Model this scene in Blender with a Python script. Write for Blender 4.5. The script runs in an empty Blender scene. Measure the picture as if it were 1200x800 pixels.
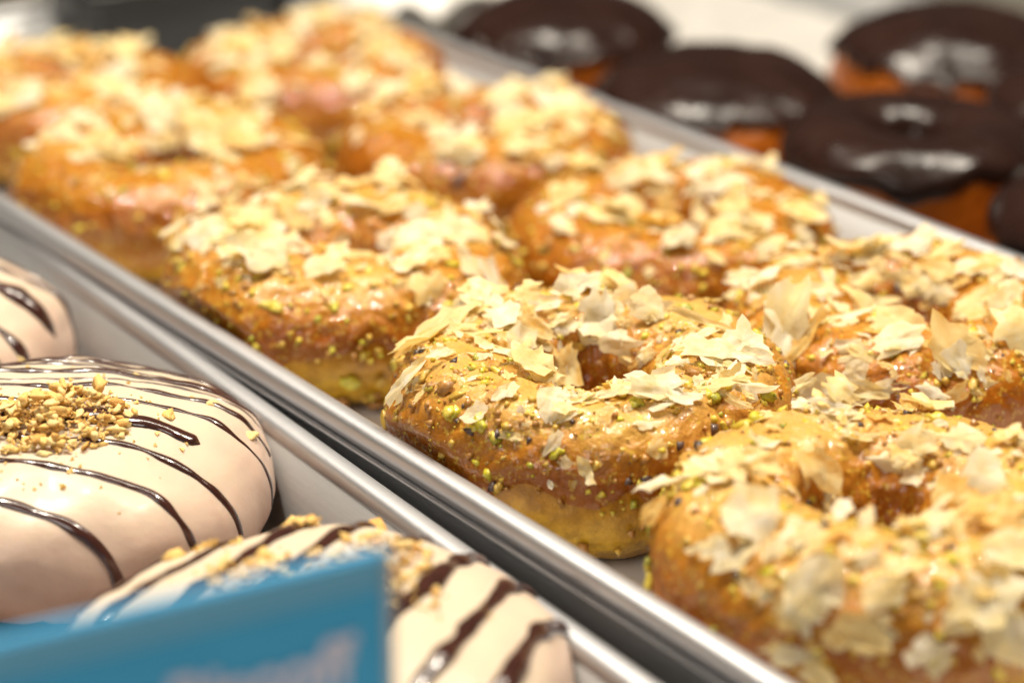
import bpy, bmesh, math, random
from mathutils import Vector, Matrix, noise

scene = bpy.context.scene
COL = scene.collection
rnd = random.Random(7)
PI = math.pi
R = math.radians

# ------------------------------------------------------------------ camera
TILT = R(22.2)
cam_data = bpy.data.cameras.new('camera')
cam_data.sensor_width = 36.0
cam_data.lens = 85.0
cam_data.clip_start = 0.01
cam_data.clip_end = 50.0
cam_data.dof.use_dof = True
cam_data.dof.focus_distance = 0.548
cam_data.dof.aperture_fstop = 6.4
cam_data.dof.aperture_blades = 0
cam = bpy.data.objects.new('camera', cam_data)
cam.location = (0, 0, 0.2545)
cam.rotation_euler = (PI / 2 - TILT, 0, 0)
COL.objects.link(cam)
scene.camera = cam

# ------------------------------------------------------------------ world and lamps (indoor display counter)
world = bpy.data.worlds.new('World')
scene.world = world
world.use_nodes = True
wb = world.node_tree.nodes['Background']
wb.inputs[0].default_value = (1.0, 0.88, 0.74, 1)
wb.inputs[1].default_value = 0.05

def area_lamp(name, loc, target, sx, sy, watts, colour):
    d = bpy.data.lights.new(name, 'AREA')
    d.shape = 'RECTANGLE'; d.size = sx; d.size_y = sy
    d.energy = watts; d.color = colour
    o = bpy.data.objects.new(name, d)
    o.location = loc
    v = Vector(target) - Vector(loc)
    o.rotation_euler = v.to_track_quat('-Z', 'Y').to_euler()
    COL.objects.link(o)
    return o

area_lamp('counter_strip_lamp', (0.02, 0.80, 0.95), (0.0, 0.58, 0.0), 1.1, 0.06, 8.0, (1.0, 0.91, 0.76))
area_lamp('spot_lamp', (-0.30, 0.75, 1.25), (0.0, 0.55, 0.0), 0.06, 0.06, 13.5, (1.0, 0.91, 0.76))
area_lamp('spot_lamp', (0.42, 0.62, 1.25), (0.05, 0.55, 0.0), 0.06, 0.06, 11.5, (1.0, 0.91, 0.76))
area_lamp('shop_window_lamp', (-0.5, -0.7, 1.0), (0.0, 0.5, 0.0), 0.7, 0.5, 7.0, (1.0, 0.93, 0.87))

scene.view_settings.view_transform = 'Standard'
scene.view_settings.look = 'None'
scene.view_settings.exposure = 0.1
scene.view_settings.gamma = 1.0
scene.view_settings.use_curve_mapping = False
scene.render.engine = 'CYCLES'
scene.cycles.use_denoising = True
scene.cycles.max_bounces = 8
scene.cycles.sample_clamp_indirect = 4.0

# ------------------------------------------------------------------ helpers
def mesh_obj(name, verts, faces, mat, parent=None, smooth=True):
    me = bpy.data.meshes.new(name)
    me.from_pydata([tuple(v) for v in verts], [], faces)
    if smooth:
        me.polygons.foreach_set('use_smooth', [True] * len(me.polygons))
    me.update()
    o = bpy.data.objects.new(name, me)
    if mat: me.materials.append(mat)
    COL.objects.link(o)
    if parent: o.parent = parent
    return o

def link_mesh(name, me, parent, matrix):
    o = bpy.data.objects.new(name, me)
    COL.objects.link(o)
    o.parent = parent
    o.matrix_basis = matrix
    return o

def thing(name, label, cat, loc, group=None, rz=0.0):
    o = bpy.data.objects.new(name, None)
    o.empty_display_size = 0.01
    o.location = loc; o.rotation_euler = (0, 0, rz)
    COL.objects.link(o)
    return tag(o, label, cat, group)

def tag(o, label, cat, group=None):
    o['label'] = label; o['category'] = cat
    if group: o['group'] = group
    return o

def grid_faces(nu, nv, wrap_u=True):
    f = []
    for i in range(nu if wrap_u else nu - 1):
        a = i * nv; b = ((i + 1) % nu) * nv
        for j in range(nv - 1):
            f.append((a + j, b + j, b + j + 1, a + j + 1))
    return f

def nz(p, s, seed):
    return noise.noise(Vector((p[0] * s + seed * 3.7, p[1] * s - seed * 1.9, p[2] * s + seed * 5.3)))

# ------------------------------------------------------------------ materials
class Mat:
    def __init__(self, name, **kw):
        self.m = bpy.data.materials.new(name)
        self.m.use_nodes = True
        self.nt = self.m.node_tree
        self.b = self.nt.nodes['Principled BSDF']
        for k, v in kw.items():
            self.set(k, v)
        self.tc = None
    def set(self, k, v):
        k = k.replace('_', ' ')
        s = self.b.inputs[k]
        s.default_value = (*v, 1) if isinstance(v, tuple) and len(v) == 3 and s.type == 'RGBA' else v
    def n(self, t, **kw):
        nd = self.nt.nodes.new(t)
        for k, v in kw.items():
            if k in nd.inputs: nd.inputs[k].default_value = v
            else: setattr(nd, k, v)
        return nd
    def l(self, a, b): self.nt.links.new(a, b)
    def coord(self):
        if not self.tc: self.tc = self.n('ShaderNodeTexCoord')
        return self.tc.outputs['Object']
    def noise(self, scale, detail=4.0, rough=0.55, vec=None, dist=0.0):
        nd = self.n('ShaderNodeTexNoise')
        nd.inputs['Scale'].default_value = scale; nd.inputs['Detail'].default_value = detail
        nd.inputs['Roughness'].default_value = rough; nd.inputs['Distortion'].default_value = dist
        self.l(vec or self.coord(), nd.inputs['Vector'])
        return nd.outputs['Fac']
    def voronoi(self, scale, out='Distance'):
        nd = self.n('ShaderNodeTexVoronoi'); nd.inputs['Scale'].default_value = scale
        self.l(self.coord(), nd.inputs['Vector']); return nd.outputs[out]
    def ramp(self, fac, stops, interp='LINEAR'):
        r = self.n('ShaderNodeValToRGB'); cr = r.color_ramp; cr.interpolation = interp
        while len(cr.elements) < len(stops): cr.elements.new(0.5)
        for e, (p, c) in zip(cr.elements, stops):
            e.position = p; e.color = (*c, 1) if len(c) == 3 else c
        self.l(fac, r.inputs[0]); return r.outputs[0]
    def math(self, op, a, b=None, c=None, clamp=False):
        nd = self.n('ShaderNodeMath', operation=op); nd.use_clamp = clamp
        for i, v in enumerate((a, b, c)):
            if v is None: continue
            if isinstance(v, (int, float)): nd.inputs[i].default_value = v
            else: self.l(v, nd.inputs[i])
        return nd.outputs[0]
    def mix(self, fac, a, b, mode='MIX'):
        nd = self.n('ShaderNodeMix', data_type='RGBA', blend_type=mode)
        for i, v in ((0, fac), (6, a), (7, b)):
            if isinstance(v, (int, float)): nd.inputs[i].default_value = v
            elif isinstance(v, tuple): nd.inputs[i].default_value = (*v, 1)
            else: self.l(v, nd.inputs[i])
        return nd.outputs[2]
    def z(self):
        s = self.n('ShaderNodeSeparateXYZ'); self.l(self.coord(), s.inputs[0]); return s.outputs['Z']
    def col(self, c): self.l(c, self.b.inputs['Base Color'])
    def bump(self, h, strength, dist):
        nd = self.n('ShaderNodeBump'); nd.inputs['Strength'].default_value = strength
        nd.inputs['Distance'].default_value = dist
        self.l(h, nd.inputs['Height']); self.l(nd.outputs[0], self.b.inputs['Normal'])

def sss(M, w, rad, scale=1.0):
    M.set('Subsurface_Weight', w); M.b.inputs['Subsurface Radius'].default_value = rad
    M.set('Subsurface_Scale', scale)

def make_dough(name, low, belt, high, H=0.04):
    M = Mat(name, Roughness=0.24, Specular_IOR_Level=0.45)
    t = M.math('MULTIPLY', M.z(), 1.0 / H)
    t = M.math('ADD', t, M.math('MULTIPLY', M.math('SUBTRACT', M.noise(45, 3), 0.5), 0.5))
    base = M.ramp(t, [(0.02, low), (0.26, belt), (0.42, tuple(a * .5 + b * .5 for a, b in zip(belt, high))), (0.6, high)])
    spot = M.ramp(M.noise(260, 4, .65), [(0.38, (0.62, 0.56, 0.48)), (0.6, (1, 1, 1))])
    M.col(M.mix(0.8, base, spot, 'MULTIPLY'))
    sss(M, 0.10, (0.004, 0.0016, 0.0004))
    M.bump(M.math('ADD', M.noise(420, 5), M.math('MULTIPLY', M.noise(1500, 3), .5)), 0.35, 0.0012)
    return M.m

# golden fried dough, caramel glaze
M_DOUGH = make_dough('golden_dough', (0.42, 0.19, 0.008), (0.64, 0.38, 0.028), (0.44, 0.17, 0.006))
M_DOUGH_ORANGE = make_dough('orange_dough', (0.46, 0.14, 0.010), (0.60, 0.22, 0.02), (0.42, 0.11, 0.008), 0.03)
M_DOUGH_PALE = make_dough('brown_dough', (0.36, 0.16, 0.06), (0.52, 0.29, 0.13), (0.40, 0.2, 0.09), 0.036)

def make_glaze():
    M = Mat('caramel_glaze', Roughness=0.16, Specular_IOR_Level=0.22)
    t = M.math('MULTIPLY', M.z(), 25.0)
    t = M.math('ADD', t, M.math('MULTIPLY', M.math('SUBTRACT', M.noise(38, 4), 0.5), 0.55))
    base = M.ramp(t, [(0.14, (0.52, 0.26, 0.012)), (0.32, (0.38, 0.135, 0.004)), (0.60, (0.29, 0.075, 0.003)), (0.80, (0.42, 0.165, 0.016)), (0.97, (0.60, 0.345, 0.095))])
    red = M.ramp(M.noise(75, 3), [(0.48, (1, 1, 1)), (0.7, (0.86, 0.78, 0.45))])
    c = M.mix(0.8, base, red, 'MULTIPLY')
    crumbs = M.ramp(M.noise(620, 3, .6), [(0.56, (0, 0, 0)), (0.66, (1, 1, 1))])
    c = M.mix(M.math('MULTIPLY', crumbs, .65), c, (0.62, 0.42, 0.06))
    dark = M.ramp(M.noise(900, 2), [(0.70, (0, 0, 0)), (0.76, (1, 1, 1))])
    M.col(M.mix(M.math('MULTIPLY', dark, .6), c, (0.16, 0.05, 0.015)))
    M.l(M.ramp(M.noise(140, 3), [(0.35, (0.16,) * 3), (0.65, (0.34,) * 3)]), M.b.inputs['Roughness'])
    sss(M, 0.05, (0.003, 0.0018, 0.0004))
    M.set('Coat_Weight', 0.5); M.set('Coat_Roughness', 0.03)
    h = M.math('ADD', M.noise(230, 3), M.math('MULTIPLY', M.noise(700, 4, .6), .3))
    M.bump(h, 0.6, 0.0018)
    nb = M.n('ShaderNodeBump'); nb.inputs['Strength'].default_value = 0.6; nb.inputs['Distance'].default_value = 0.002
    M.l(M.noise(260, 2), nb.inputs['Height']); M.l(nb.outputs[0], M.b.inputs['Coat Normal'])
    return M.m
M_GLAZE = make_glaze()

def make_flake(name, stops):
    M = Mat(name, Roughness=0.42, Specular_IOR_Level=0.4)
    oi = M.n('ShaderNodeObjectInfo')
    vec = M.n('ShaderNodeVectorMath', operation='ADD')
    M.l(M.coord(), vec.inputs[0])
    cmb = M.n('ShaderNodeCombineXYZ')
    for i in range(3): M.l(M.math('MULTIPLY', oi.outputs['Random'], 31.0 + 17 * i), cmb.inputs[i])
    M.l(cmb.outputs[0], vec.inputs[1])
    f = M.noise(3.4, 5, .62, vec.outputs[0])
    f = M.math('ADD', M.math('MULTIPLY', M.math('SUBTRACT', f, .5), 1.5), .5)
    f = M.math('ADD', M.math('MULTIPLY', f, 0.9), M.math('MULTIPLY', M.math('SUBTRACT', oi.outputs['Random'], 0.5), 0.30))
    c = M.ramp(f, stops)
    M.col(c)
    M.bump(M.noise(7, 4, .6, vec.outputs[0]), 0.5, 0.0006)
    tr = M.n('ShaderNodeBsdfTranslucent'); M.l(c, tr.inputs[0])
    mx = M.n('ShaderNodeMixShader'); mx.inputs[0].default_value = 0.58
    out = M.nt.nodes['Material Output']
    M.l(M.b.outputs[0], mx.inputs[1]); M.l(tr.outputs[0], mx.inputs[2]); M.l(mx.outputs[0], out.inputs[0])
    return M.m
CREAM, STRAW, GOLD, TOAST = (0.98, 0.94, 0.82), (0.96, 0.85, 0.50), (0.91, 0.67, 0.21), (0.72, 0.40, 0.08)
M_FLAKES = [make_flake('pale_phyllo', [(0.2, CREAM), (0.52, (0.95, 0.86, 0.60)), (0.72, STRAW), (0.9, GOLD)]),
            make_flake('straw_phyllo', [(0.15, CREAM), (0.42, STRAW), (0.66, (0.95, 0.79, 0.40)), (0.85, GOLD)]),
            make_flake('toasted_phyllo', [(0.2, STRAW), (0.5, GOLD), (0.8, TOAST)])]

def plain(name, c, rough, var=0.25, scale=400, bump=0.4, sw=0.0, spec=0.5, coat=0.0):
    M = Mat(name, Roughness=rough, Specular_IOR_Level=spec)
    lo = tuple(v * (1 - var) for v in c); hi = tuple(min(1, v * (1 + var * .6)) for v in c)
    M.col(M.ramp(M.noise(scale, 4), [(0.3, lo), (0.7, hi)]))
    if sw: sss(M, sw, (0.003, 0.002, 0.0008))
    if coat: M.set('Coat_Weight', coat); M.set('Coat_Roughness', 0.08)
    if bump: M.bump(M.noise(scale * 2, 4), bump, 0.0006)
    return M.m
M_PIST = [plain('pistachio_yellow', (0.66, 0.50, 0.05), 0.4, .3, 3.0, .5, .2, coat=.4), plain('pistachio_lime', (0.58, 0.50, 0.03), 0.3, .3, 3.0, .5, .2, coat=.4),
          plain('pistachio_green', (0.40, 0.38, 0.03), 0.3, .4, 3.0, .5, .15, coat=.4), plain('pistachio_skin', (0.10, 0.06, 0.05), 0.35, .5, 3.0, .5, coat=.3),
          plain('nut_brown', (0.42, 0.20, 0.04), 0.35, .4, 3.0, .5, .2, coat=.3), plain('pistachio_amber', (0.60, 0.37, 0.05), 0.4, .35, 3.0, .5, .2, coat=.4)]
M_PEANUT = [plain('biscuit_crumb', (0.84, 0.52, 0.16), 0.65, .15, 4.0, .7, .2), plain('pale_crumb', (0.92, 0.66, 0.28), 0.65, .12, 4.0, .7, .2),
            plain('toasted_crumb', (0.72, 0.38, 0.09), 0.65, .2, 4.0, .7, .2)]
M_CHOC_DRIZZLE = plain('dark_chocolate_drizzle', (0.050, 0.017, 0.012), 0.16, .3, 200, .15, coat=.5)

def make_white_glaze():
    M = Mat('white_chocolate_glaze', Roughness=0.42, Specular_IOR_Level=0.2)
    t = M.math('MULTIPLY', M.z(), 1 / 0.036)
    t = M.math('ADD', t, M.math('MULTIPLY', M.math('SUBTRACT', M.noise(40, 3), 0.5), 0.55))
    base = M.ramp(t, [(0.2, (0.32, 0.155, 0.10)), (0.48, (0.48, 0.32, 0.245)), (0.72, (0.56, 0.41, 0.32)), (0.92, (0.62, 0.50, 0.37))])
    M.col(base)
    sss(M, 0.3, (0.006, 0.003, 0.0015))
    M.set('Coat_Weight', 0.08); M.set('Coat_Roughness', 0.2)
    M.bump(M.math('ADD', M.noise(110, 3), M.math('MULTIPLY', M.noise(600, 3), .15)), 0.25, 0.0016)
    return M.m
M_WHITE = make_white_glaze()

def make_choc():
    M = Mat('dark_chocolate_glaze', Roughness=0.28, Specular_IOR_Level=0.28)
    M.col(M.ramp(M.noise(60, 4), [(0.3, (0.013, 0.0055, 0.004)), (0.7, (0.026, 0.011, 0.008))]))
    M.l(M.ramp(M.noise(50, 3), [(0.3, (0.20,) * 3), (0.7, (0.34,) * 3)]), M.b.inputs['Roughness'])
    M.bump(M.noise(110, 3), 0.2, 0.002)
    return M.m
M_CHOC = make_choc()

def make_metal(name, c, rough):
    M = Mat(name, Metallic=1.0, Roughness=rough)
    mp = M.n('ShaderNodeMapping'); mp.inputs['Scale'].default_value = (1, 0.03, 1)
    M.l(M.coord(), mp.inputs['Vector'])
    st = M.noise(900, 4, .7, mp.outputs[0]); bl = M.noise(24, 4)
    M.col(M.mix(M.math('MULTIPLY', bl, .5), c, tuple(v * .72 for v in c)))
    M.l(M.math('ADD', rough - .12, M.math('MULTIPLY', M.math('ADD', st, bl), 0.13)), M.b.inputs['Roughness'])
    M.bump(M.math('ADD', st, M.noise(500, 3)), 0.12, 0.0004)
    return M.m
M_METAL = make_metal('brushed_aluminium', (0.58, 0.58, 0.58), 0.60)
M_RIM = make_metal('worn_aluminium_rim', (0.62, 0.62, 0.64), 0.48)
M_PAPER_DULL = plain('dull_parchment', (0.50, 0.48, 0.45), 0.55, .12, 60, .15)  # duller, darker parchment tone for the sheet under the chocolate donuts
M_PAPER = plain('white_parchment', (0.74, 0.72, 0.69), 0.6, .06, 60, .15)
M_COUNTER = plain('dark_grey_counter', (0.13, 0.12, 0.10), 0.55, .25, 120, .2)
M_BLACK = plain('black_plastic', (0.008, 0.008, 0.011), 0.28, .3, 100, .1)
M_NAPKIN = plain('white_napkin', (0.80, 0.78, 0.74), 0.8, .05, 150, .3)
# ------------------------------------------------------------------ setting: counter, trays, paper
def counter():
    o = mesh_obj('counter', [(-1.2, -0.1, 0), (1.4, -0.1, 0), (1.4, 2.2, 0), (-1.2, 2.2, 0), (-1.2, -0.1, -.03), (1.4, -0.1, -.03), (1.4, 2.2, -.03), (-1.2, 2.2, -.03)],
                 [(0, 1, 2, 3), (7, 6, 5, 4), (0, 4, 5, 1), (1, 5, 6, 2), (2, 6, 7, 3), (3, 7, 4, 0)], M_COUNTER, smooth=False)
    o.location = (0, 0, -0.0125)
    o['kind'] = 'structure'
counter()

def rounded_rect(hx, hy, r, seg=8, step=0.02):
    pts = []
    cs = [(hx - r, hy - r, 0), (-hx + r, hy - r, 90), (-hx + r, -hy + r, 180), (hx - r, -hy + r, 270)]
    for k, (x, y, a0) in enumerate(cs):
        for i in range(seg + 1):
            a = R(a0 + 90 * i / seg)
            pts.append(((x + r * math.cos(a), y + r * math.sin(a)), (math.cos(a), math.sin(a))))
        # straight run to the next corner
        nx, ny, na = cs[(k + 1) % 4]
        a = R(a0 + 90)
        p0 = pts[-1][0]; p1 = (nx + r * math.cos(a), ny + r * math.sin(a))
        L = math.hypot(p1[0] - p0[0], p1[1] - p0[1]); m = max(2, int(L / step))
        for i in range(1, m):
            t = i / m
            pts.append(((p0[0] + (p1[0] - p0[0]) * t, p0[1] + (p1[1] - p0[1]) * t), (math.cos(a), math.sin(a))))
    return pts

def sweep(path, prof, closed):
    v = []; n = len(prof)
    for (p, d) in path:
        for (o, z) in prof: v.append((p[0] + d[0] * o, p[1] + d[1] * o, z))
    f = []
    N = len(path)
    for i in range(N):
        a = i * n; b = ((i + 1) % N) * n
        for j in range(n if closed else n - 1):
            k = (j + 1) % n
            f.append((a + j, b + j, b + k, a + k))
    return v, f

def tray(label, centre, rz, hx, hy, depth):
    t = thing('baking_tray', label, 'tray', centre, 'baking trays on the counter', rz)
    path = rounded_rect(hx, hy, 0.022)
    prof = [(-.0085, 0), (-.0066, .0004), (-.0054, .0020), (-.0030, depth - .0012), (-.0022, depth - .0012), (-.0046, .0014), (-.0062, -.0006), (-.0085, -.0009)]
    v, f = sweep(path, prof, False)
    n = len(prof); N = len(path)
    f.append(tuple(i * n for i in range(N)))
    f.append(tuple(reversed([i * n + n - 1 for i in range(N)])))
    pan = mesh_obj('pan', v, f, M_METAL, t)
    for pl in pan.data.polygons:
        if len(pl.vertices) > 4: pl.use_smooth = False
    roll = []
    for i in range(14):
        a = 2 * PI * i / 14
        c, s = math.cos(a), math.sin(a)
        roll.append((.0032 * math.copysign(abs(c) ** .8, c), depth - .0008 + .0029 * math.copysign(abs(s) ** .8, s)))
    v, f = sweep(path, roll, True)
    rim = mesh_obj('rim', v, f, M_RIM, t)
    bead = [(.0022 + .0009 * math.cos(2 * PI * i / 8), depth - .0046 + .0008 * math.sin(2 * PI * i / 8)) for i in range(8)]
    v, f = sweep(path, bead, True)
    mesh_obj('rolled_lip', v, f, M_RIM, rim)
    return t

UX, UY = -0.5835, 0.8121
NX, NY = 0.8121, 0.5835
def sn(s, n, z=0.0): return (UX * s + NX * n, UY * s + NY * n, z)

tray('aluminium baking tray with parchment carrying the two rows of flaky pistachio donuts', sn(0.478, 0.3725, 0.0), R(35.7), 0.1024, 0.356, 0.024)
# left tray lies at a slightly different angle
la = R(123.3)
lu = (math.cos(la), math.sin(la)); ln = (lu[1], -lu[0])
lp = (-0.0566, 0.5284)
lc = (lp[0] + lu[0] * 0.07 - ln[0] * 0.1035, lp[1] + lu[1] * 0.07 - ln[1] * 0.1035, -0.006)
tray('bare aluminium baking tray carrying the white glazed drizzled donuts', lc, R(33.3), 0.1035, 0.33, 0.024)
tray('aluminium baking tray with parchment carrying the dark chocolate donuts', sn(0.56, 0.597, -0.0095), R(35.7), 0.113, 0.36, 0.017)

def paper(label, centre, rz, hx, hy, seed):
    nx, ny = 30, 90
    v = []
    for i in range(nx):
        for j in range(ny):
            x = -hx + 2 * hx * i / (nx - 1); y = -hy + 2 * hy * j / (ny - 1)
            e = 0.0010 * nz((x, y, 0), 12, seed) + 0.0004 * nz((x, y, 1), 40, seed)
            if seed == 2 and y > .10: e += min(1, (y - .10) * 30) * .006 * (abs(nz((x, y, 5), 30, 4)) + .5 * abs(nz((x, y, 8), 70, 4)))
            v.append((x + .0015 * nz((x, y, 3), 9, seed), y, max(0.0, 0.0007 + e * .6)))
    o = mesh_obj('parchment_sheet', v, grid_faces(nx, ny, False), M_PAPER if seed == 1 else M_PAPER_DULL)
    m = o.modifiers.new('thickness', 'SOLIDIFY'); m.thickness = 0.00012; m.offset = 1
    o.location = centre; o.rotation_euler = (0, 0, rz)
    tag(o, label, 'paper', 'parchment sheets lining the trays')
paper('white parchment sheet under the flaky pistachio donuts', sn(0.446, 0.3725, 0.0006), R(35.7), 0.086, 0.300, 1)
paper('white parchment sheet under the dark chocolate donuts', sn(0.56, 0.600, -0.0089), R(35.7), 0.099, 0.34, 2)

# ------------------------------------------------------------------ ring donuts
class Ring:
    def __init__(s, Ro, h, rh, seed, lump=1.0, e=2.3):
        s.Ro, s.h, s.rh, s.seed, s.lump, s.e = Ro, h, rh, seed, lump, e
        s.rail = 0.0
    def raw(s, th, ph, off=0.0):
        a = (s.Ro - s.rh) / 2; rc = (s.Ro + s.rh) / 2
        c, n = math.cos(ph), math.sin(ph)
        q = 2 / s.e
        r = rc + (a + off) * math.copysign(abs(c) ** q, c)
        z = .48 * s.h + ((.52 if n > 0 else .48) * s.h + off) * math.copysign(abs(n) ** q, n)
        if n < 0 and c > 0: r -= .005 * (-n) ** 1.0
        ct, st = math.cos(th), math.sin(th)
        p = Vector((r * ct, r * st, z))
        d = Vector((c * ct, c * st, n))
        k = s.lump
        g = 0.0026 * nz((ct * .03, st * .03, .01 * n), 38, s.seed) + 0.0016 * nz(p, 62, s.seed) + 0.0006 * nz(p, 170, s.seed) + .00025 * nz(p, 420, s.seed)
        p += d * (g * k)
        if s.rail:
            q_ = min(1, max(0, (p.z - .021) / .010)); lim = -s.rail - .004 * q_ * q_ * (3 - 2 * q_)
            d_ = p.x * .8121 + p.y * .5835
            if d_ < lim: p.x += (lim - d_) * .8121; p.y += (lim - d_) * .5835
        if p.z < 0.0: p.z = 0.0
        return p
    def normal(s, th, ph):
        e = 0.02
        a = s.raw(th + e, ph) - s.raw(th - e, ph); b = s.raw(th, ph + e) - s.raw(th, ph - e)
        n = a.cross(b); n.normalize()
        return n
    def body(s, mat, parent, nu=144, nv=72):
        v = []
        for i in range(nu):
            for j in range(nv): v.append(s.raw(2 * PI * i / nu, 2 * PI * j / nv))
        f = []
        for i in range(nu):
            a = i * nv; b = ((i + 1) % nu) * nv
            for j in range(nv):
                k = (j + 1) % nv
                f.append((a + j, b + j, b + k, a + k))
        return mesh_obj('dough', v, f, mat, parent)
    def glaze(s, mat, parent, ph0, amp, thick, ph1=205, nu=200, nv=64, bumps=0.0009):
        v = []
        for i in range(nu):
            th = 2 * PI * i / nu
            c, n = math.cos(th), math.sin(th)
            lo = R(ph0 + amp * nz((c, n, 0), 1.6, s.seed + 9) + amp * .7 * nz((c, n, 0), 4.0, s.seed + 4))
            hi = R(ph1 + 10 * nz((c, n, 2), 2.5, s.seed))
            for j in range(nv):
                t = j / (nv - 1)
                ph = lo + (hi - lo) * t
                edge = min(1.0, min(t, 1 - t) * 9.0)
                edge = math.sqrt(max(0, 1 - (1 - edge) ** 2))
                p = s.raw(th, ph)
                d = Vector((math.cos(ph) * c, math.cos(ph) * n, math.sin(ph)))
                bead = 0.35 * math.exp(-((t - .07) / .05) ** 2)
                w = thick * (edge * (1 + bead)) - 0.0004 * (1 - edge)
                w += edge * bumps * (nz(p, 330, s.seed) + .7 * nz(p, 700, s.seed))
                v.append(p + d * w)
        return mesh_obj('glaze', v, grid_faces(nu, nv), mat, parent)

# ---- shared small pieces
def make_flake_mesh(seed):
    r = random.Random(seed)
    nc = r.choice((4, 5, 6, 6))
    a0 = r.random() * 6.28
    cor = []
    for i in range(nc):
        a = a0 + 2 * PI * (i + r.uniform(-.3, .3)) / nc
        q = r.uniform(.66, 1.24)
        cor.append((math.cos(a) * q * .5, math.sin(a) * q * .5))
    out = []
    for i in range(nc):
        p, q = cor[i], cor[(i + 1) % nc]
        m = r.choice((3, 4, 5))
        for k in range(m):
            t = k / m
            j = 0.0 if k == 0 else r.uniform(-.17, .12)
            dx, dy = q[0] - p[0], q[1] - p[1]
            out.append((p[0] + dx * t + dy * j, p[1] + dy * t - dx * j))
    if r.random() < .35:                        # a torn notch or spike
        k = r.randrange(len(out)); out[k] = (out[k][0] * r.choice((.55, 1.3)), out[k][1] * r.choice((.6, 1.25)))
    bend = r.uniform(-.55, .8); ax = r.uniform(0, PI); tw = r.uniform(-.5, .5)
    def zz(x, y):
        w = x * math.cos(ax) + y * math.sin(ax); l = -x * math.sin(ax) + y * math.cos(ax)
        return bend * w * w + tw * w * l + 0.085 * noise.noise(Vector((x * 4 + seed, y * 4, seed * .7))) + .03 * noise.noise(Vector((x * 9 + seed, y * 9, 3)))
    N = len(out)
    rings = [out, [(x * .66, y * .66) for x, y in out], [(x * .33, y * .33) for x, y in out]]
    v = []; f = []
    th = .007
    for sgn in (1, -1):
        b = len(v)
        for rr in rings: v += [(x, y, zz(x, y) + sgn * th * .5) for x, y in rr]
        v.append((0, 0, zz(0, 0) + sgn * th * .5))
        for i in range(N):
            j = (i + 1) % N
            q = [(b + i, b + j, b + N + j, b + N + i), (b + N + i, b + N + j, b + 2 * N + j, b + 2 * N + i), (b + 2 * N + i, b + 2 * N + j, b + 3 * N)]
            f += [x if sgn == 1 else tuple(reversed(x)) for x in q]
    o = 3 * N + 1
    for i in range(N):
        j = (i + 1) % N
        f.append((j, i, o + i, o + j))
    me = bpy.data.meshes.new('phyllo_flake'); me.from_pydata(v, [], f)
    me.polygons.foreach_set('use_smooth', [True] * len(me.polygons))
    me.update()
    rim = set(range(N)) | set(range(o, o + N))
    for e in me.edges:
        if e.vertices[0] in rim and e.vertices[1] in rim: e.use_edge_sharp = True
    return me
NF = 26
FLAKES = []
for tone in range(3):
    base = [make_flake_mesh(100 + i) for i in range(NF)] if tone == 0 else [m.copy() for m in FLAKES[0]]
    if tone:
        for m in base: m.materials.clear()
    for m in base: m.materials.append(M_FLAKES[tone])
    FLAKES.append(base)

def make_chunk(seed, sub=2, rough=.3, sq=(1, .8, .65), smooth=True):
    bm = bmesh.new()
    bmesh.ops.create_icosphere(bm, subdivisions=sub, radius=.5)
    for v in bm.verts:
        d = 1 + rough * noise.noise(v.co * 2.6 + Vector((seed * 7.1, seed, 0))) * 1.6 + rough * .6 * noise.noise(v.co * 6 + Vector((seed, 2, 0)))
        v.co = Vector((v.co.x * sq[0], v.co.y * sq[1], v.co.z * sq[2])) * d
    for f in bm.faces: f.smooth = smooth
    me = bpy.data.meshes.new('chunk'); bm.to_mesh(me); bm.free()
    return me
def chunk_set(mats, n, seed, **kw):
    res = []
    base = [make_chunk(seed + i, **kw) for i in range(n)]
    for m in mats:
        row = []
        for b in base:
            c = b.copy(); c.materials.append(m); row.append(c)
        res.append(row)
    return res
PIST = chunk_set(M_PIST, 9, 3, sub=2, rough=.55, sq=(1, .75, .6))
CRUMB = chunk_set(M_PEANUT, 8, 40, sub=2, rough=.6, sq=(1, .75, .6))

CAMX = Vector((1, 0, 0)); CAMU = Vector((0, math.sin(TILT), math.cos(TILT))); TOCAM = Vector((0, -.90, .43))

def put_flake(ring, root, th, ph, ln_, wd, ang, stand, tone, r, lift=0.0):
    ln_ *= 1.22; wd *= 1.22
    P = ring.raw(th, ph); N = ring.normal(th, ph)
    M = (N * (1 - stand) + TOCAM * stand + Vector((r.uniform(-.35, .35), r.uniform(-.35, .35), r.uniform(-.1, .1)))).normalized()
    L = CAMX * math.cos(ang) + CAMU * math.sin(ang)
    L = (L - M * L.dot(M)).normalized()
    W = M.cross(L)
    slope = math.sqrt(max(0, 1 - N.dot(M) ** 2))
    up = .0009 + lift + slope * .36 * min(ln_, wd) + .0016 * r.random() ** 2
    C = P + N * up
    m = Matrix((L, W, M)).transposed().to_4x4()
    m = Matrix.Translation(C) @ m @ Matrix.Diagonal((ln_, wd, (ln_ + wd) * .5, 1))
    return link_mesh('phyllo_flake', FLAKES[tone][r.randrange(NF)], root, m)

def put_piece(name, meshes, ring, root, th, ph, size, r, sink=.06):
    P = ring.raw(th, ph); N = ring.normal(th, ph)
    q = N.to_track_quat('Z', 'X').to_matrix().to_4x4()
    m = Matrix.Translation(P + N * (.0010 + size * sink)) @ q @ Matrix.Rotation(r.uniform(0, 6.28), 4, 'Z') @ Matrix.Rotation(r.uniform(-.5, .5), 4, 'X') @ Matrix.Diagonal((size * r.uniform(.8, 1.3), size, size * r.uniform(.8, 1.1), 1))
    return link_mesh(name, r.choice(meshes), root, m)

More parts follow.
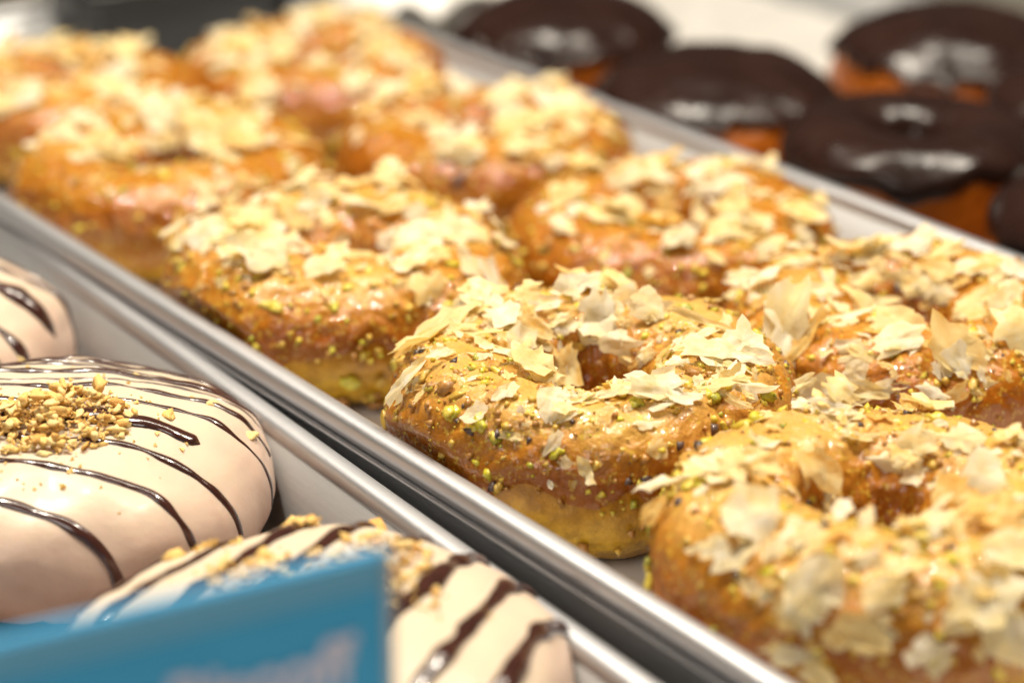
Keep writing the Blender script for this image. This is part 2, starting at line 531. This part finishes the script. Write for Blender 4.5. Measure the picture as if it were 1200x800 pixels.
def specks(ring, root, count, r):
    """fine chopped nut stuck in the glaze, one joined part"""
    v = []; f = []; mi = []
    tet = [Vector(c) for c in ((1, 0, -.5), (-.5, .87, -.5), (-.5, -.87, -.5), (.55, .3, .6), (-.5, .35, .55), (0, -.6, .6))]
    tf = [(0, 1, 3), (1, 4, 3), (1, 2, 4), (2, 5, 4), (2, 0, 5), (0, 3, 5), (3, 4, 5), (0, 2, 1)]
    spots = [(r.uniform(0, 2 * PI), R(r.triangular(-30, 150, 60))) for _ in range(26)]
    for _ in range(int(count * 1.7)):
        th = r.uniform(0, 2 * PI); ph = R(r.triangular(-50, 150, 40))
        if r.random() < .55:
            c_ = r.choice(spots); th = c_[0] + r.gauss(0, .13); ph = c_[1] + r.gauss(0, .17)
        p = ring.raw(th, ph); n = Vector((math.cos(ph) * math.cos(th), math.cos(ph) * math.sin(th), math.sin(ph)))
        s = r.choice((.0004, .0005, .0006, .0008, .0010, .0013, .0016))
        rot = Matrix.Rotation(r.uniform(0, 6.28), 3, Vector((r.uniform(-1, 1), r.uniform(-1, 1), r.uniform(-1, 1))).normalized())
        b = len(v)
        v += [p + n * (.0010) + rot @ (c * s * r.uniform(.7, 1.2)) for c in tet]
        f += [tuple(b + i for i in t) for t in tf]
        mi += [r.choice((0, 0, 0, 5, 5, 5, 5, 5, 1, 4, 4, 4, 4, 4, 4, 3, 2))] * len(tf)
    o = mesh_obj('chopped_nut', v, f, None, root, True)
    for m in M_PIST: o.data.materials.append(m)
    o.data.polygons.foreach_set('material_index', mi)
    o['kind'] = 'stuff'

GRP_P = 'flaky pistachio donuts in two rows on the parchment tray'
def pistachio_donut(label, loc, Ro, h, rh, seed, heroes=None, flakes=0, singles=0, pieces=45, nspeck=260, gaps=(), lowbits=0):
    r = random.Random(seed * 13 + 5)
    root = thing('pistachio_donut', label, 'donut', loc, GRP_P)
    ring = Ring(Ro, h, rh, seed)
    nn = loc[0] * .8121 + loc[1] * .5835
    if nn < .36: ring.rail = nn - .2768           # room left before the tray wall
    ring.body(M_DOUGH, root)
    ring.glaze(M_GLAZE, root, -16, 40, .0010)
    for (t, p, l, w, a, k, tone) in (heroes or []):
        jt = R(t); jp = R(p)
        if seed == 22: k *= .55
        put_flake(ring, root, jt, jp, l / 1000, w / 1000, R(a), k, tone, r, r.uniform(0, .0010))
        for _ in range(r.choice((1, 2, 2, 3))):   # splinters broken off it
            q = r.uniform(.28, .6)
            put_flake(ring, root, jt + r.uniform(-.2, .2), max(.1, jp + r.uniform(-.24, .24)), l / 1000 * q, max(.0018, w / 1000 * q * r.uniform(.5, 1.1)), R(a + r.uniform(-50, 50)), max(0, k * r.uniform(.3, 1)), r.choice((0, 1, 1, 2)), r)
        if l > 8 and r.random() < .75:           # a second leaf of the same sheet, slipped a little
            put_flake(ring, root, jt + r.uniform(-.09, .09), jp + r.uniform(-.09, .09), l / 1000 * r.uniform(.6, .95), w / 1000 * r.uniform(.6, 1), R(a + r.uniform(-25, 25)), max(0, k + r.uniform(-.2, .1)), min(2, tone + r.choice((0, 0, 1))), r, -.0004)
    n = 0
    while n < flakes * 1.55:                             # clusters of leaves
        th = r.uniform(0, 2 * PI); ph = R(r.triangular(38, 155, 88))
        a0 = r.uniform(-60, 60)
        for k in range(r.choice((1, 2, 3, 4))):
            sz = r.uniform(.0045, .0125)
            put_flake(ring, root, th + r.uniform(-.14, .14), min(R(170), max(R(8), ph + r.uniform(-.2, .2))), sz, sz * r.uniform(.4, .95), R(a0 + r.uniform(-35, 35)), r.uniform(0, .5), r.choice((0, 0, 0, 1, 1, 1, 2)), r, k * .0008)
            n += 1
    for _ in range(singles):
        th = r.uniform(0, 2 * PI); ph = R(r.triangular(20, 160, 85))
        sz = r.uniform(.0025, .0065)
        put_flake(ring, root, th, ph, sz, sz * r.uniform(.4, .95), r.uniform(-PI, PI), r.uniform(0, .4), r.choice((0, 0, 1, 1, 2)), r)
    for _ in range(pieces):
        th = r.uniform(0, 2 * PI); ph = R(r.triangular(-12, 150, 68))
        k = r.choice((0, 0, 0, 0, 1, 1, 5, 5, 5, 5, 2, 4)) if r.random() < .98 else 3
        put_piece('pistachio_piece', PIST[k], ring, root, th, ph, r.choice((.0016, .0019, .0022, .0025, .003, .0042)), r)
    for _ in range(lowbits):                      # nut rolled up along the foot of the donut
        th = r.uniform(PI, 2 * PI); ph = R(r.uniform(-50, 0))
        put_piece('pistachio_piece', PIST[r.choice((0, 5, 5, 4, 4, 0, 1))], ring, root, th, ph, r.uniform(.002, .0045), r)
    specks(ring, root, nspeck, r)
    return root

D2F = [(176, 61, 15.7, 6.0, 25, 0.3, 1), (166, 69, 12.6, 6.5, 35, 0.2, 1), (199, 45, 12.9, 3.9, 42, 0.4, 1), (195, 55, 8.7, 2.8, 35, 0.3, 1), (150, 76, 11.3, 7.4, 60, 0.35, 1), (135, 74, 12.1, 7.1, -15, 0.5, 1), (201, 73, 5.9, 3.3, 30, 0.4, 0), (143, 103, 12.7, 4.1, -5, 0.15, 1), (122, 93, 9.1, 5.4, 20, 0.3, 1), (178, 99, 12.8, 5.2, 0, 0.2, 1), (171, 123, 10.5, 9.3, 30, 0.45, 0), (209, 113, 7.5, 6.3, -20, 0.5, 0), (186, 107, 8.8, 3.6, -15, 0.1, 1), (118, 153, 11.5, 6.6, 80, 0.9, 2), (98, 99, 10.0, 6.7, 10, 0.5, 0), (87, 126, 11.5, 10.3, 60, 0.6, 0), (117, 109, 9.1, 4.1, 0, 0.2, 1), (253, 82, 7.2, 5.7, 50, 0.7, 0), (254, 66, 5.6, 4.1, 70, 0.6, 0), (260, 72, 6.4, 4.5, -40, 0.3, 1), (265, 85, 9.1, 2.7, 8, 0.2, 1), (83, 123, 12.8, 9.5, 85, 0.7, 0), (71, 94, 6.7, 5.4, 80, 0.8, 0), (53, 108, 10.7, 7.8, -20, 0.75, 0), (54, 140, 10.6, 6.1, 0, 0.3, 0), (9, 120, 8.8, 5.6, 10, 0.25, 1), (2, 101, 7.6, 4.8, 40, 0.4, 0), (13, 94, 16.5, 2.4, -20, 0.4, 1), (337, 91, 12.2, 8.2, 15, 0.4, 0), (342, 70, 9.4, 5.5, -10, 0.4, 0), (296, 86, 14.9, 7.6, 10, 0.35, 0), (291, 74, 12.1, 3.4, -5, 0.2, 0), (313, 79, 12.3, 4.6, -10, 0.2, 1), (327, 62, 13.9, 5.8, 10, 0.35, 0), (318, 55, 7.3, 2.3, -15, 0.2, 1), (274, 85, 7.2, 2.7, 5, 0.2, 0), (343, 110, 6.7, 4.4, 0, 0.2, 1), (356, 31, 2.8, 7.6, -60, 0.8, 1), (344, 28, 2.4, 6.3, -70, 0.8, 1), (257, 44, 5.2, 3.0, 60, 0.5, 0), (262, 33, 4.8, 3.0, -10, 0.3, 0), (267, 27, 5.6, 3.4, -70, 0.5, 1), (30, 141, 8.1, 4.5, 20, 0.2, 1), (135, 125, 10.6, 4.1, -20, 0.2, 1), (172, 87, 9.7, 4.4, 15, 0.2, 1), (111, 126, 8.2, 5.3, 10, 0.3, 1), (298, 78, 7.6, 5.7, 60, 0.5, 0), (328, 74, 8.9, 5.8, 40, 0.5, 0)]
E1F = [(217, 52, 26.0, 12.5, 74, 0.85, 0), (213, 20, 7.6, 4.6, 70, 0.7, 2), (240, 57, 12.8, 4.5, 0, 0.4, 0), (245, 38, 6.1, 4.9, 20, 0.6, 0), (252, 26, 12.6, 6.1, 15, 0.6, 0), (237, 16, 9.9, 8.2, 30, 0.8, 0), (255, 89, 12.9, 7.5, -10, 0.4, 1), (275, 57, 14.7, 12.2, -70, 0.7, 1), (277, 51, 9.4, 6.5, -65, 0.9, 0), (285, 66, 12.3, 5.3, -40, 0.4, 1), (275, 24, 7.7, 6.9, 20, 0.8, 2), (268, 26, 7.7, 3.7, -15, 0.4, 0), (305, 70, 13.7, 11.6, 30, 0.4, 1), (227, 91, 15.5, 5.5, 0, 0.3, 1), (126, 151, 13.3, 7.5, 30, 0.3, 1), (192, 106, 12.9, 6.5, 20, 0.4, 1), (51, 142, 13.3, 7.5, -15, 0.4, 1), (348, 127, 14.3, 7.8, 10, 0.4, 1), (339, 102, 12.8, 7.7, 60, 0.5, 0), (212, 80, 10.6, 5.5, -30, 0.3, 1), (80, 139, 12.0, 6.7, 0, 0.4, 1), (134, 129, 15.5, 6.2, 25, 0.6, 1), (159, 88, 13.2, 4.4, 20, 0.6, 1), (30, 101, 12.4, 6.6, 0, 0.4, 0), (60, 104, 11.6, 5.8, 20, 0.4, 1), (185, 60, 4.3, 3.0, 0, 0.6, 0)]
D1F = [(175, 50, 14.9, 9.9, 20, 0.6, 0), (215, 71, 14.2, 13.5, 50, 0.6, 0), (220, 51, 10.1, 6.0, 0, 0.5, 0), (99, 90, 14.1, 4.4, 0, 0.4, 0), (143, 159, 9.3, 7.5, 80, 0.5, 1), (70, 132, 11.6, 4.0, -15, 0.3, 0), (41, 107, 8.7, 5.4, -20, 0.5, 0), (59, 107, 8.0, 3.3, 0, 0.3, 1), (349, 124, 14.0, 11.2, 60, 0.6, 2), (279, 96, 9.4, 7.0, 30, 0.8, 0), (245, 45, 12.4, 9.8, 40, 0.6, 0), (243, 27, 8.2, 7.2, -30, 0.6, 0), (256, 70, 8.2, 4.9, 20, 0.5, 0), (265, 64, 9.8, 6.5, 0, 0.4, 1), (298, 64, 9.9, 7.6, -30, 0.4, 1), (287, 48, 15.0, 12.4, 20, 0.4, 0), (304, 75, 10.0, 6.7, 10, 0.4, 0), (242, 10, 9.2, 3.9, 10, 0.5, 0), (249, 5, 8.2, 4.3, -10, 0.4, 1), (291, 18, 12.4, 9.1, -30, 0.6, 0), (280, 35, 9.7, 5.8, -10, 0.3, 1), (261, 46, 8.8, 5.9, 30, 0.4, 1), (233, 39, 7.3, 5.9, 0, 0.5, 0), (100, 115, 9.1, 2.9, 15, 0.2, 1), (186, 117, 7.0, 4.9, 40, 0.5, 0), (272, 20, 9.7, 6.5, 15, 0.5, 0), (258, 27, 9.7, 7.1, -20, 0.5, 1), (324, 94, 8.5, 6.8, 70, 0.5, 0)]

Z = 0.0014
pistachio_donut('donut with a bare glazed front and loose phyllo flakes round its hole', (0.0188, 0.5222, Z), .0478, .0385, .0135, 11, D2F, 16, 80, 110, 700)
pistachio_donut('donut with big white phyllo shards, foremost of the row along the double-lipped tray rim', (0.0768, 0.4495, Z), .0475, .0385, .013, 22, D1F, 30, 80, 100, 520)
pistachio_donut('donut with one tall pale phyllo flake leaning upright on its side', (0.101, 0.572, Z), .0475, .0335, .011, 33, E1F, 26, 70, 85, 420)
pistachio_donut('donut crowded with phyllo and nut crumbs down to its foot, behind the bare-fronted donut', (-0.0450, 0.6085, Z), .0490, .0360, .011, 44, None, 72, 90, 80, 420, lowbits=70)
pistachio_donut('flake-covered donut next in row behind the one with the upright flake', (0.0460, 0.651, Z), .0475, .030, .011, 55, None, 50, 70, 75, 260)
pistachio_donut('donut with a plain orange foot against the rim, second from the dark tub', (-0.103, 0.700, Z), .0480, .032, .011, 66, None, 58, 70, 60, 200)
pistachio_donut('flake-covered donut beside the tray rim, across from the first two chocolate donuts', (-0.0085, 0.7335, Z), .0475, .030, .011, 77, None, 60, 60, 50, 160)
pistachio_donut('flake-covered donut at the tray end, next to the white napkin', (-0.071, 0.820, Z), .047, .029, .011, 88, None, 54, 60, 36, 120)
pistachio_donut('flake-covered donut at the tray end corner, in front of the dark tub', (-0.1515, 0.781, Z), .047, .030, .011, 99, None, 58, 60, 36, 120)

# ------------------------------------------------------------------ chocolate donuts
# ------------------------------------------------------------------ white glazed donuts with drizzle
class Bun:
    def __init__(s, Ro, h, seed): s.Ro, s.h, s.seed, s.e, s.zc = Ro, h, seed, 2.65, .40 * h
    def raw(s, th, ph):
        c, n = max(0, math.cos(ph)), math.sin(ph)
        q = 2 / s.e
        r = s.Ro * c ** q
        z = s.zc + (s.h - s.zc if n > 0 else s.zc) * math.copysign(abs(n) ** q, n)
        z += .0004 * (1 - (r / s.Ro) ** 2) * (1 if n > 0 else 0)
        p = Vector((r * math.cos(th), r * math.sin(th), z))
        d = Vector((c * math.cos(th), c * math.sin(th), n))
        p += d * (.0018 * nz(p, 40, s.seed) + .0009 * nz(p, 85, s.seed) + .0003 * nz(p, 200, s.seed))
        if p.z < 0: p.z = 0
        return p
    def normal(s, th, ph):
        e = .02
        if ph > R(88): return Vector((0, 0, 1))
        n = (s.raw(th + e, ph) - s.raw(th - e, ph)).cross(s.raw(th, ph + e) - s.raw(th, ph - e)); n.normalize()
        return n
    def plan(s, x, y):
        r = min(math.hypot(x, y), s.Ro * .9999)
        return math.atan2(y, x), math.acos(min(1, (r / s.Ro) ** (s.e / 2)))
    def shell(s, name, mat, parent, lo, hi, off, amp, nu=160, nv=56):
        v = []
        for i in range(nu):
            th = 2 * PI * i / nu; c, n = math.cos(th), math.sin(th)
            l = lo + R(amp) * (nz((c, n, 0), 1.8, s.seed) + .6 * nz((c, n, 0), 7, s.seed + 2) + .35 * nz((c, n, 0), 22, s.seed + 2))
            for j in range(nv):
                t = j / (nv - 1)
                ph = l + (hi - l) * t
                p = s.raw(th, ph); d = Vector((math.cos(ph) * c, math.cos(ph) * n, math.sin(ph)))
                edge = min(1, t * 14); edge = math.sqrt(max(0, 1 - (1 - edge) ** 2))
                bead = .5 * math.exp(-((t - .04) / .03) ** 2) if amp else 0
                v.append(p + d * (off * (edge * (1 + bead) - .3 * (1 - edge)) if amp else off))
        f = grid_faces(nu, nv)
        return mesh_obj(name, v, f, mat, parent)
    def strand(s, parent, pts, width, r, drop=0.0):
        """flattened bead of chocolate laid over the surface through plan points"""
        path = []
        for k in range(len(pts) - 1):
            (x0, y0), (x1, y1) = pts[k], pts[k + 1]
            m = max(2, int(math.hypot(x1 - x0, y1 - y0) / .0009))
            for i in range(m): path.append((x0 + (x1 - x0) * i / m, y0 + (y1 - y0) * i / m))
        path.append(pts[-1])
        tp = []
        for i, (x, y) in enumerate(path):
            wob = .0005 * nz((x, y, width * 900), 130, s.seed + 8)
            x += wob; y += wob
            if math.hypot(x, y) > s.Ro * .985: continue
            tp.append(s.plan(x, y))
        if drop and tp:
            th, ph = tp[-1]
            rate = (tp[-1][0] - tp[-3][0]) / min(-1e-3, tp[-1][1] - tp[-3][1]); rate = max(-2.5, min(2.5, rate))
            cur = th; last = ph
            for k in range(1, 20):
                q = ph - (ph + R(drop)) * k / 19
                cur += rate * (q - last) * math.exp(-k / 7); last = q
                tp.append((cur, q))
        v = []
        prev = None
        P = [s.raw(*q) for q in tp]; Nn = [s.normal(*q) for q in tp]
        n = len(P)
        for i in range(n):
            T = (P[min(n - 1, i + 1)] - P[max(0, i - 1)])
            if T.length < 1e-7: T = Vector((1, 0, 0))
            T.normalize(); N = Nn[i]; B = N.cross(T).normalized()
            w = 1.35 * width * (1 + .6 * nz(P[i], 150, s.seed + width * 999))
            tail = min(1, (n - 1 - i) / 4.0 + .15, i / 4.0 + .15)
            w *= tail
            for k in range(9):
                a = PI * k / 8
                v.append(P[i] + N * (.0006 + math.sin(a) * w * .32 * 1.0 - (.0009 if k in (0, 8) else 0)) + B * (math.cos(a) * w * .5))
        f = []
        for i in range(n - 1):
            for k in range(8): f.append((i * 9 + k, i * 9 + k + 1, i * 9 + 10 + k, i * 9 + 9 + k))
        f += [tuple(range(9)), tuple(reversed(range((n - 1) * 9, n * 9)))]
        return mesh_obj('drizzle_strand', v, f, M_CHOC_DRIZZLE, parent)

# ------------------------------------------------------------------ chocolate donuts
def chocolate_donut(label, loc, Ro, h, seed, rh):
    root = thing('chocolate_donut', label, 'donut', loc, 'dark chocolate glazed donuts on the parchment tray')
    if rh:
        ring = Ring(Ro, h, rh, seed, .5, 2.6)
        ring.body(M_DOUGH_ORANGE, root, 112, 56)
        ring.glaze(M_CHOC, root, 22, 14, .0024, 215, 144, 48, .0001)
    else:
        bun = Bun(Ro, h, seed)
        bun.shell('dough', M_DOUGH_ORANGE, root, R(-90), R(90), -.0004, 0, 96, 40)
        bun.shell('glaze', M_CHOC, root, R(22), R(90), .0022, 14)
CZ = -0.0076
for label, x, y, Ro, h, rh in [
    ('chocolate donut beside the tray rim with bright reflections on its flank', .1232, .717, .0400, .042, .010),
    ('chocolate donut beside the tray rim, in front of the bare patch of parchment', .0695, .787, .0435, .042, 0),
    ('chocolate donut beside the tray rim, nearest to the white napkin', .0185, .868, .0410, .043, 0),
    ('chocolate donut in the outer row, beyond the bare patch of parchment', .156, .838, .043, .044, 0),
    ('chocolate donut beside the tray rim, level with the donut of the upright flake', .176, .652, .039, .040, .009),
    ('chocolate donut in the outer row, between the first two of the rim row', .195, .768, .039, .040, .008)]:
    chocolate_donut(label, (x, y, CZ), Ro, h, int(x * 1000) + 3, rh)

def crumb_at(bun, root, x, y, z, size, r, tone=None):
    th, ph = bun.plan(x, y)
    P = bun.raw(th, ph)
    k = tone if tone is not None else r.choice((0, 0, 0, 1, 1, 2))
    m = Matrix.Translation(P + Vector((0, 0, z + size * .25))) @ Matrix.Rotation(r.uniform(0, 6.28), 4, 'Z') @ Matrix.Rotation(r.uniform(-1, 1), 4, 'X') @ Matrix.Diagonal((size * r.uniform(.8, 1.5), size, size * r.uniform(.7, 1.1), 1))
    link_mesh('biscuit_crumb', r.choice(CRUMB[k]), root, m)

def white_donut(label, loc, Ro, h, seed, strands, pile, extras):
    r = random.Random(seed)
    root = thing('white_donut', label, 'donut', loc, 'white glazed drizzled donuts on the bare tray')
    bun = Bun(Ro, h, seed)
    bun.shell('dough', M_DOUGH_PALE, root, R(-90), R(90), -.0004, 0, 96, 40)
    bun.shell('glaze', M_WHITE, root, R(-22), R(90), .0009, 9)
    for (pts, w, drop) in strands: bun.strand(root, pts, w, r, drop)
    for (px, py, pr, ph_, cnt) in pile:
        for i in range(cnt):
            q = math.sqrt(r.random()); a = r.uniform(0, 6.28)
            crumb_at(bun, root, px + pr * q * math.cos(a), py + pr * .8 * q * math.sin(a), ph_ * (1 - q * q) * r.random() + .0005, r.uniform(.0012, .0034) * (1.1 - .3 * q), r)
    dv = []; df = []                               # biscuit dust round the mound, one joined part
    for (px, py, pr, ph_, cnt) in pile:
        for i in range(cnt * 2):
            q = r.gauss(0, .62) * pr; a = r.uniform(0, 6.28)
            P = bun.raw(*bun.plan(px + q * math.cos(a), py + q * math.sin(a))) + Vector((0, 0, .0011 + ph_ * .5 * max(0, 1 - abs(q) / pr)))
            sz = r.uniform(.0003, .0009); b = len(dv)
            rot = Matrix.Rotation(r.uniform(0, 6.28), 3, Vector((r.uniform(-1, 1), r.uniform(-1, 1), .5)).normalized())
            dv += [P + rot @ (Vector(c) * sz * r.uniform(.6, 1.3)) for c in ((1, 0, -.6), (-.5, .8, -.6), (-.5, -.8, -.6), (.2, .1, .8))]
            df += [(b, b + 1, b + 3), (b + 1, b + 2, b + 3), (b + 2, b, b + 3), (b, b + 2, b + 1)]
    dust = mesh_obj('crumb_dust', dv, df, M_PEANUT[0], root, False); dust['kind'] = 'stuff'
    for (x, y, z, sz, tone) in extras: crumb_at(bun, root, x, y, z, sz, r, tone)
    return bun, root

WZ = -0.0054
def across(v0, slope, x0=-.060, x1=.060, Ro=.051, bow=0.0):
    pts = []
    for i in range(9):
        x = x0 + (x1 - x0) * i / 8
        pts.append((x, v0 + slope * x + bow * math.sin(i * 1.3)))
    return pts
def clip(pts, Ro):
    # keep the run inside the top, fine steps
    out = []
    for k in range(len(pts) - 1):
        for i in range(12):
            t = i / 12
            p = (pts[k][0] * (1 - t) + pts[k + 1][0] * t, pts[k][1] * (1 - t) + pts[k + 1][1] * t)
            if math.hypot(*p) < Ro * .975: out.append(p)
    return out
S1 = [(clip(across(.040, .00, bow=.0008), .051), .0016, 2), (clip(across(.0335, -.02, bow=.0008), .051), .0019, 8), (clip(across(.0275, -.02, bow=.0005), .051), .0018, 4),
      (clip(across(.0200, -.05, bow=.0006), .051), .0021, 0), (clip(across(.0115, -.08, bow=.0006), .051), .0016, -10), (clip(across(.0030, -.10, bow=.0006), .051), .0015, 6),
      (clip(across(-.0085, -.08, x1=.037, bow=.0008), .051), .0040, 0), (clip(across(-.0170, -.15, bow=.0007), .051), .0017, 12), (clip(across(-.0275, -.22, bow=.0007), .051), .0017, 18),
      (clip(across(-.0400, -.30, bow=.0007), .051), .0018, 25), (clip(across(.0370, -.01, bow=-.0007), .051), .0011, 6), (clip(across(.0235, -.035, bow=-.0006), .051), .0012, 3), (clip(across(.0160, -.06, bow=.0009), .051), .0010, 3)]
white_donut('white glazed donut with near-parallel chocolate lines and a mound of biscuit crumbs in the middle', (-0.1063, 0.5065, WZ), .0505, .037, 5, S1,
            [(.003, -.011, .0185, .0070, 290)], [(.012, .001, .003, .0046, 0), (.036, .008, .0, .003, 1), (.046, .004, .0, .0035, 1), (.028, -.004, 0, .0042, 0), (.033, -.012, 0, .0026, 0), (.017, .022, 0, .0020, 1), (-.02, .027, 0, .002, 1), (-.005, -.034, 0, .0022, 1), (.030, .030, 0, .0022, 1)])
def diag(c, ang, Ro=.051, a=-.06, b=.06):
    d = (math.cos(R(ang)), math.sin(R(ang))); n = (-d[1], d[0])
    return clip([(n[0] * c + d[0] * (a + (b - a) * i / 8) + .0008 * math.sin(i * 1.7 + c * 400), n[1] * c + d[1] * (a + (b - a) * i / 8)) for i in range(9)], Ro)
S3 = [(diag(.044, 66), .0022, 8), (diag(.034, 64), .0026, 5), (diag(.022, 63), .0028, 5), (diag(.010, 64), .0025, 0), (diag(-.004, 66), .0028, 4), (diag(-.018, 68), .0032, 12), (diag(-.031, 70), .0030, 14), (diag(-.042, 70), .0028, 18)]
white_donut('white glazed donut with slanting chocolate lines, standing behind the blue card', (-0.0395, 0.4110, WZ), .0520, .038, 6, S3,
            [(.012, .018, .013, .005, 46), (.014, .002, .012, .006, 50), (-.022, .036, .005, .002, 8), (-.004, .040, .005, .002, 8), (-.012, .012, .012, .003, 24)],
            [(.010, .047, .0, .006, 2), (-.006, .046, .0, .006, 0), (-.030, .032, 0, .0055, 0)])
S2 = [(diag(.036, -14), .0020, 6), (diag(.022, -15), .0024, 6), (diag(.008, -16), .0040, 0), (diag(-.006, -18), .0022, 8), (diag(-.016, -19), .0040, 2), (diag(-.028, -20), .0024, 12), (diag(-.040, -22), .0022, 18)]
white_donut('white glazed donut with thick chocolate lines at the far end of its row', (-0.168, 0.589, WZ), .0505, .037, 7, S2,
            [(-.006, -.004, .016, .005, 60)], [(.036, -.018, 0, .003, 1), (.044, -.022, 0, .003, 1)])

# ------------------------------------------------------------------ blue price card on its stand
def price_card():
    a = Vector((-0.0203, 0.3352, 0)); b = Vector((-0.0739, 0.3069, 0))
    d = (a - b).normalized(); ang = math.atan2(d.y, d.x)
    width = 0.092; top = 0.0834; base = -0.0055
    mid = a - d * width / 2
    root = thing('price_card', 'blue card with pale lettering standing in front of the white glazed donuts', 'card', (mid.x, mid.y, base), None, ang)
    H = top - base
    M = Mat('blue_card', Roughness=0.55, Specular_IOR_Level=0.25)
    M.col(M.ramp(M.noise(30, 3), [(0.3, (0.07, 0.46, 0.80)), (0.7, (0.08, 0.49, 0.83))]))
    Mb = Mat('blue_border', Roughness=0.6, Specular_IOR_Level=0.2); Mb.set('Base_Color', (0.19, 0.52, 0.76))
    Mc = Mat('clear_plastic', Roughness=0.15); Mc.set('Base_Color', (0.50, 0.62, 0.68)); 
    Mt = Mat('lettering', Roughness=0.5); Mt.set('Base_Color', (0.80, 0.80, 0.95))
    def box(name, x0, x1, y0, y1, z0, z1, m, parent):
        bm = bmesh.new(); bmesh.ops.create_cube(bm, size=1)
        for v in bm.verts: v.co = Vector(((x0 + x1) / 2 + v.co.x * (x1 - x0), (y0 + y1) / 2 + v.co.y * (y1 - y0), (z0 + z1) / 2 + v.co.z * (z1 - z0)))
        bmesh.ops.bevel(bm, geom=bm.edges[:], offset=min(.0004, abs(y1 - y0) * .3), segments=2, affect='EDGES')
        me = bpy.data.meshes.new(name); bm.to_mesh(me); bm.free(); me.materials.append(m.m)
        o = bpy.data.objects.new(name, me); COL.objects.link(o); o.parent = parent
        return o
    w = width / 2
    panel = box('panel', -w, w, -.0008, .0008, .004, H, M, root)
    box('border', -w + .0005, w - .0005, -.00125, -.0009, H - .0066, H - .0006, Mb, panel)
    box('clear_edge', w + .0001, w + .0016, -.0012, .0012, .004, H, Mc, root)
    box('foot', -w * .6, w * .6, -.012, .014, .0003, .0038, Mc, root)
    fc = bpy.data.curves.new('lettering', 'FONT'); fc.body = 'Lotus Biscoff'; fc.size = .0115; fc.extrude = .0001; fc.align_x = 'RIGHT'; fc.offset = .0004
    to = bpy.data.objects.new('lettering_curve', fc); COL.objects.link(to)
    bpy.context.view_layer.update()
    me = bpy.data.meshes.new_from_object(to)
    bpy.data.objects.remove(to)
    me.materials.clear(); me.materials.append(Mt.m)
    lo = bpy.data.objects.new('lettering', me); COL.objects.link(lo); lo.parent = panel
    lo.matrix_basis = Matrix.Translation((w - .006, -.00115, H - .0215)) @ Matrix.Rotation(PI / 2, 4, 'X')
price_card()

# ------------------------------------------------------------------ things behind the tray
def tub():
    root = thing('plastic_tub', 'small black plastic tub standing at the far end of the pistachio tray', 'tub', sn(0.802, 0.418, 0.0004), None, R(35.7))
    path = rounded_rect(.044, .021, .008, 6, .012)
    prof = [(-.004, 0), (-.002, .0015), (.0, .036), (.0022, .0365), (.0022, .0395), (-.0012, .0395), (-.0016, .036), (-.0036, .003)]
    v, f = sweep(path, prof, False)
    n = len(prof); N = len(path)
    f.append(tuple(reversed([i * n for i in range(N)]))); f.append(tuple(i * n + n - 1 for i in range(N)))
    mesh_obj('tub_wall', v, f, M_BLACK, root)
    v, f = sweep(path, [(.0024, .0372), (.0030, .0378), (.0030, .0392), (.0024, .0404), (-.0014, .0404), (-.0016, .0397), (.0023, .0396)], True)
    mesh_obj('tub_lip', v, f, M_BLACK, root)
tub()

def napkin():
    nx, ny = 40, 34
    v = []
    for i in range(nx):
        for j in range(ny):
            x = -.055 + .11 * i / (nx - 1); y = -.05 + .10 * j / (ny - 1)
            hump = .034 * math.exp(-((x * 18) ** 2 + ((y) * 20) ** 2))
            fold = .010 * abs(math.sin(x * 70 + y * 45 + 2 * nz((x, y, 0), 18, 3)))
            v.append((x, y, .001 + hump + fold + .006 * (1 + nz((x, y, 2), 30, 5))))
    o = mesh_obj('paper_napkin', v, grid_faces(nx, ny, False), M_NAPKIN)
    m = o.modifiers.new('thickness', 'SOLIDIFY'); m.thickness = .0004
    o.location = (-0.024, 0.985, -0.0078); o.rotation_euler = (0, 0, .3)
    tag(o, 'crumpled white paper napkin lying on the far end of the chocolate donut tray', 'napkin')
napkin()
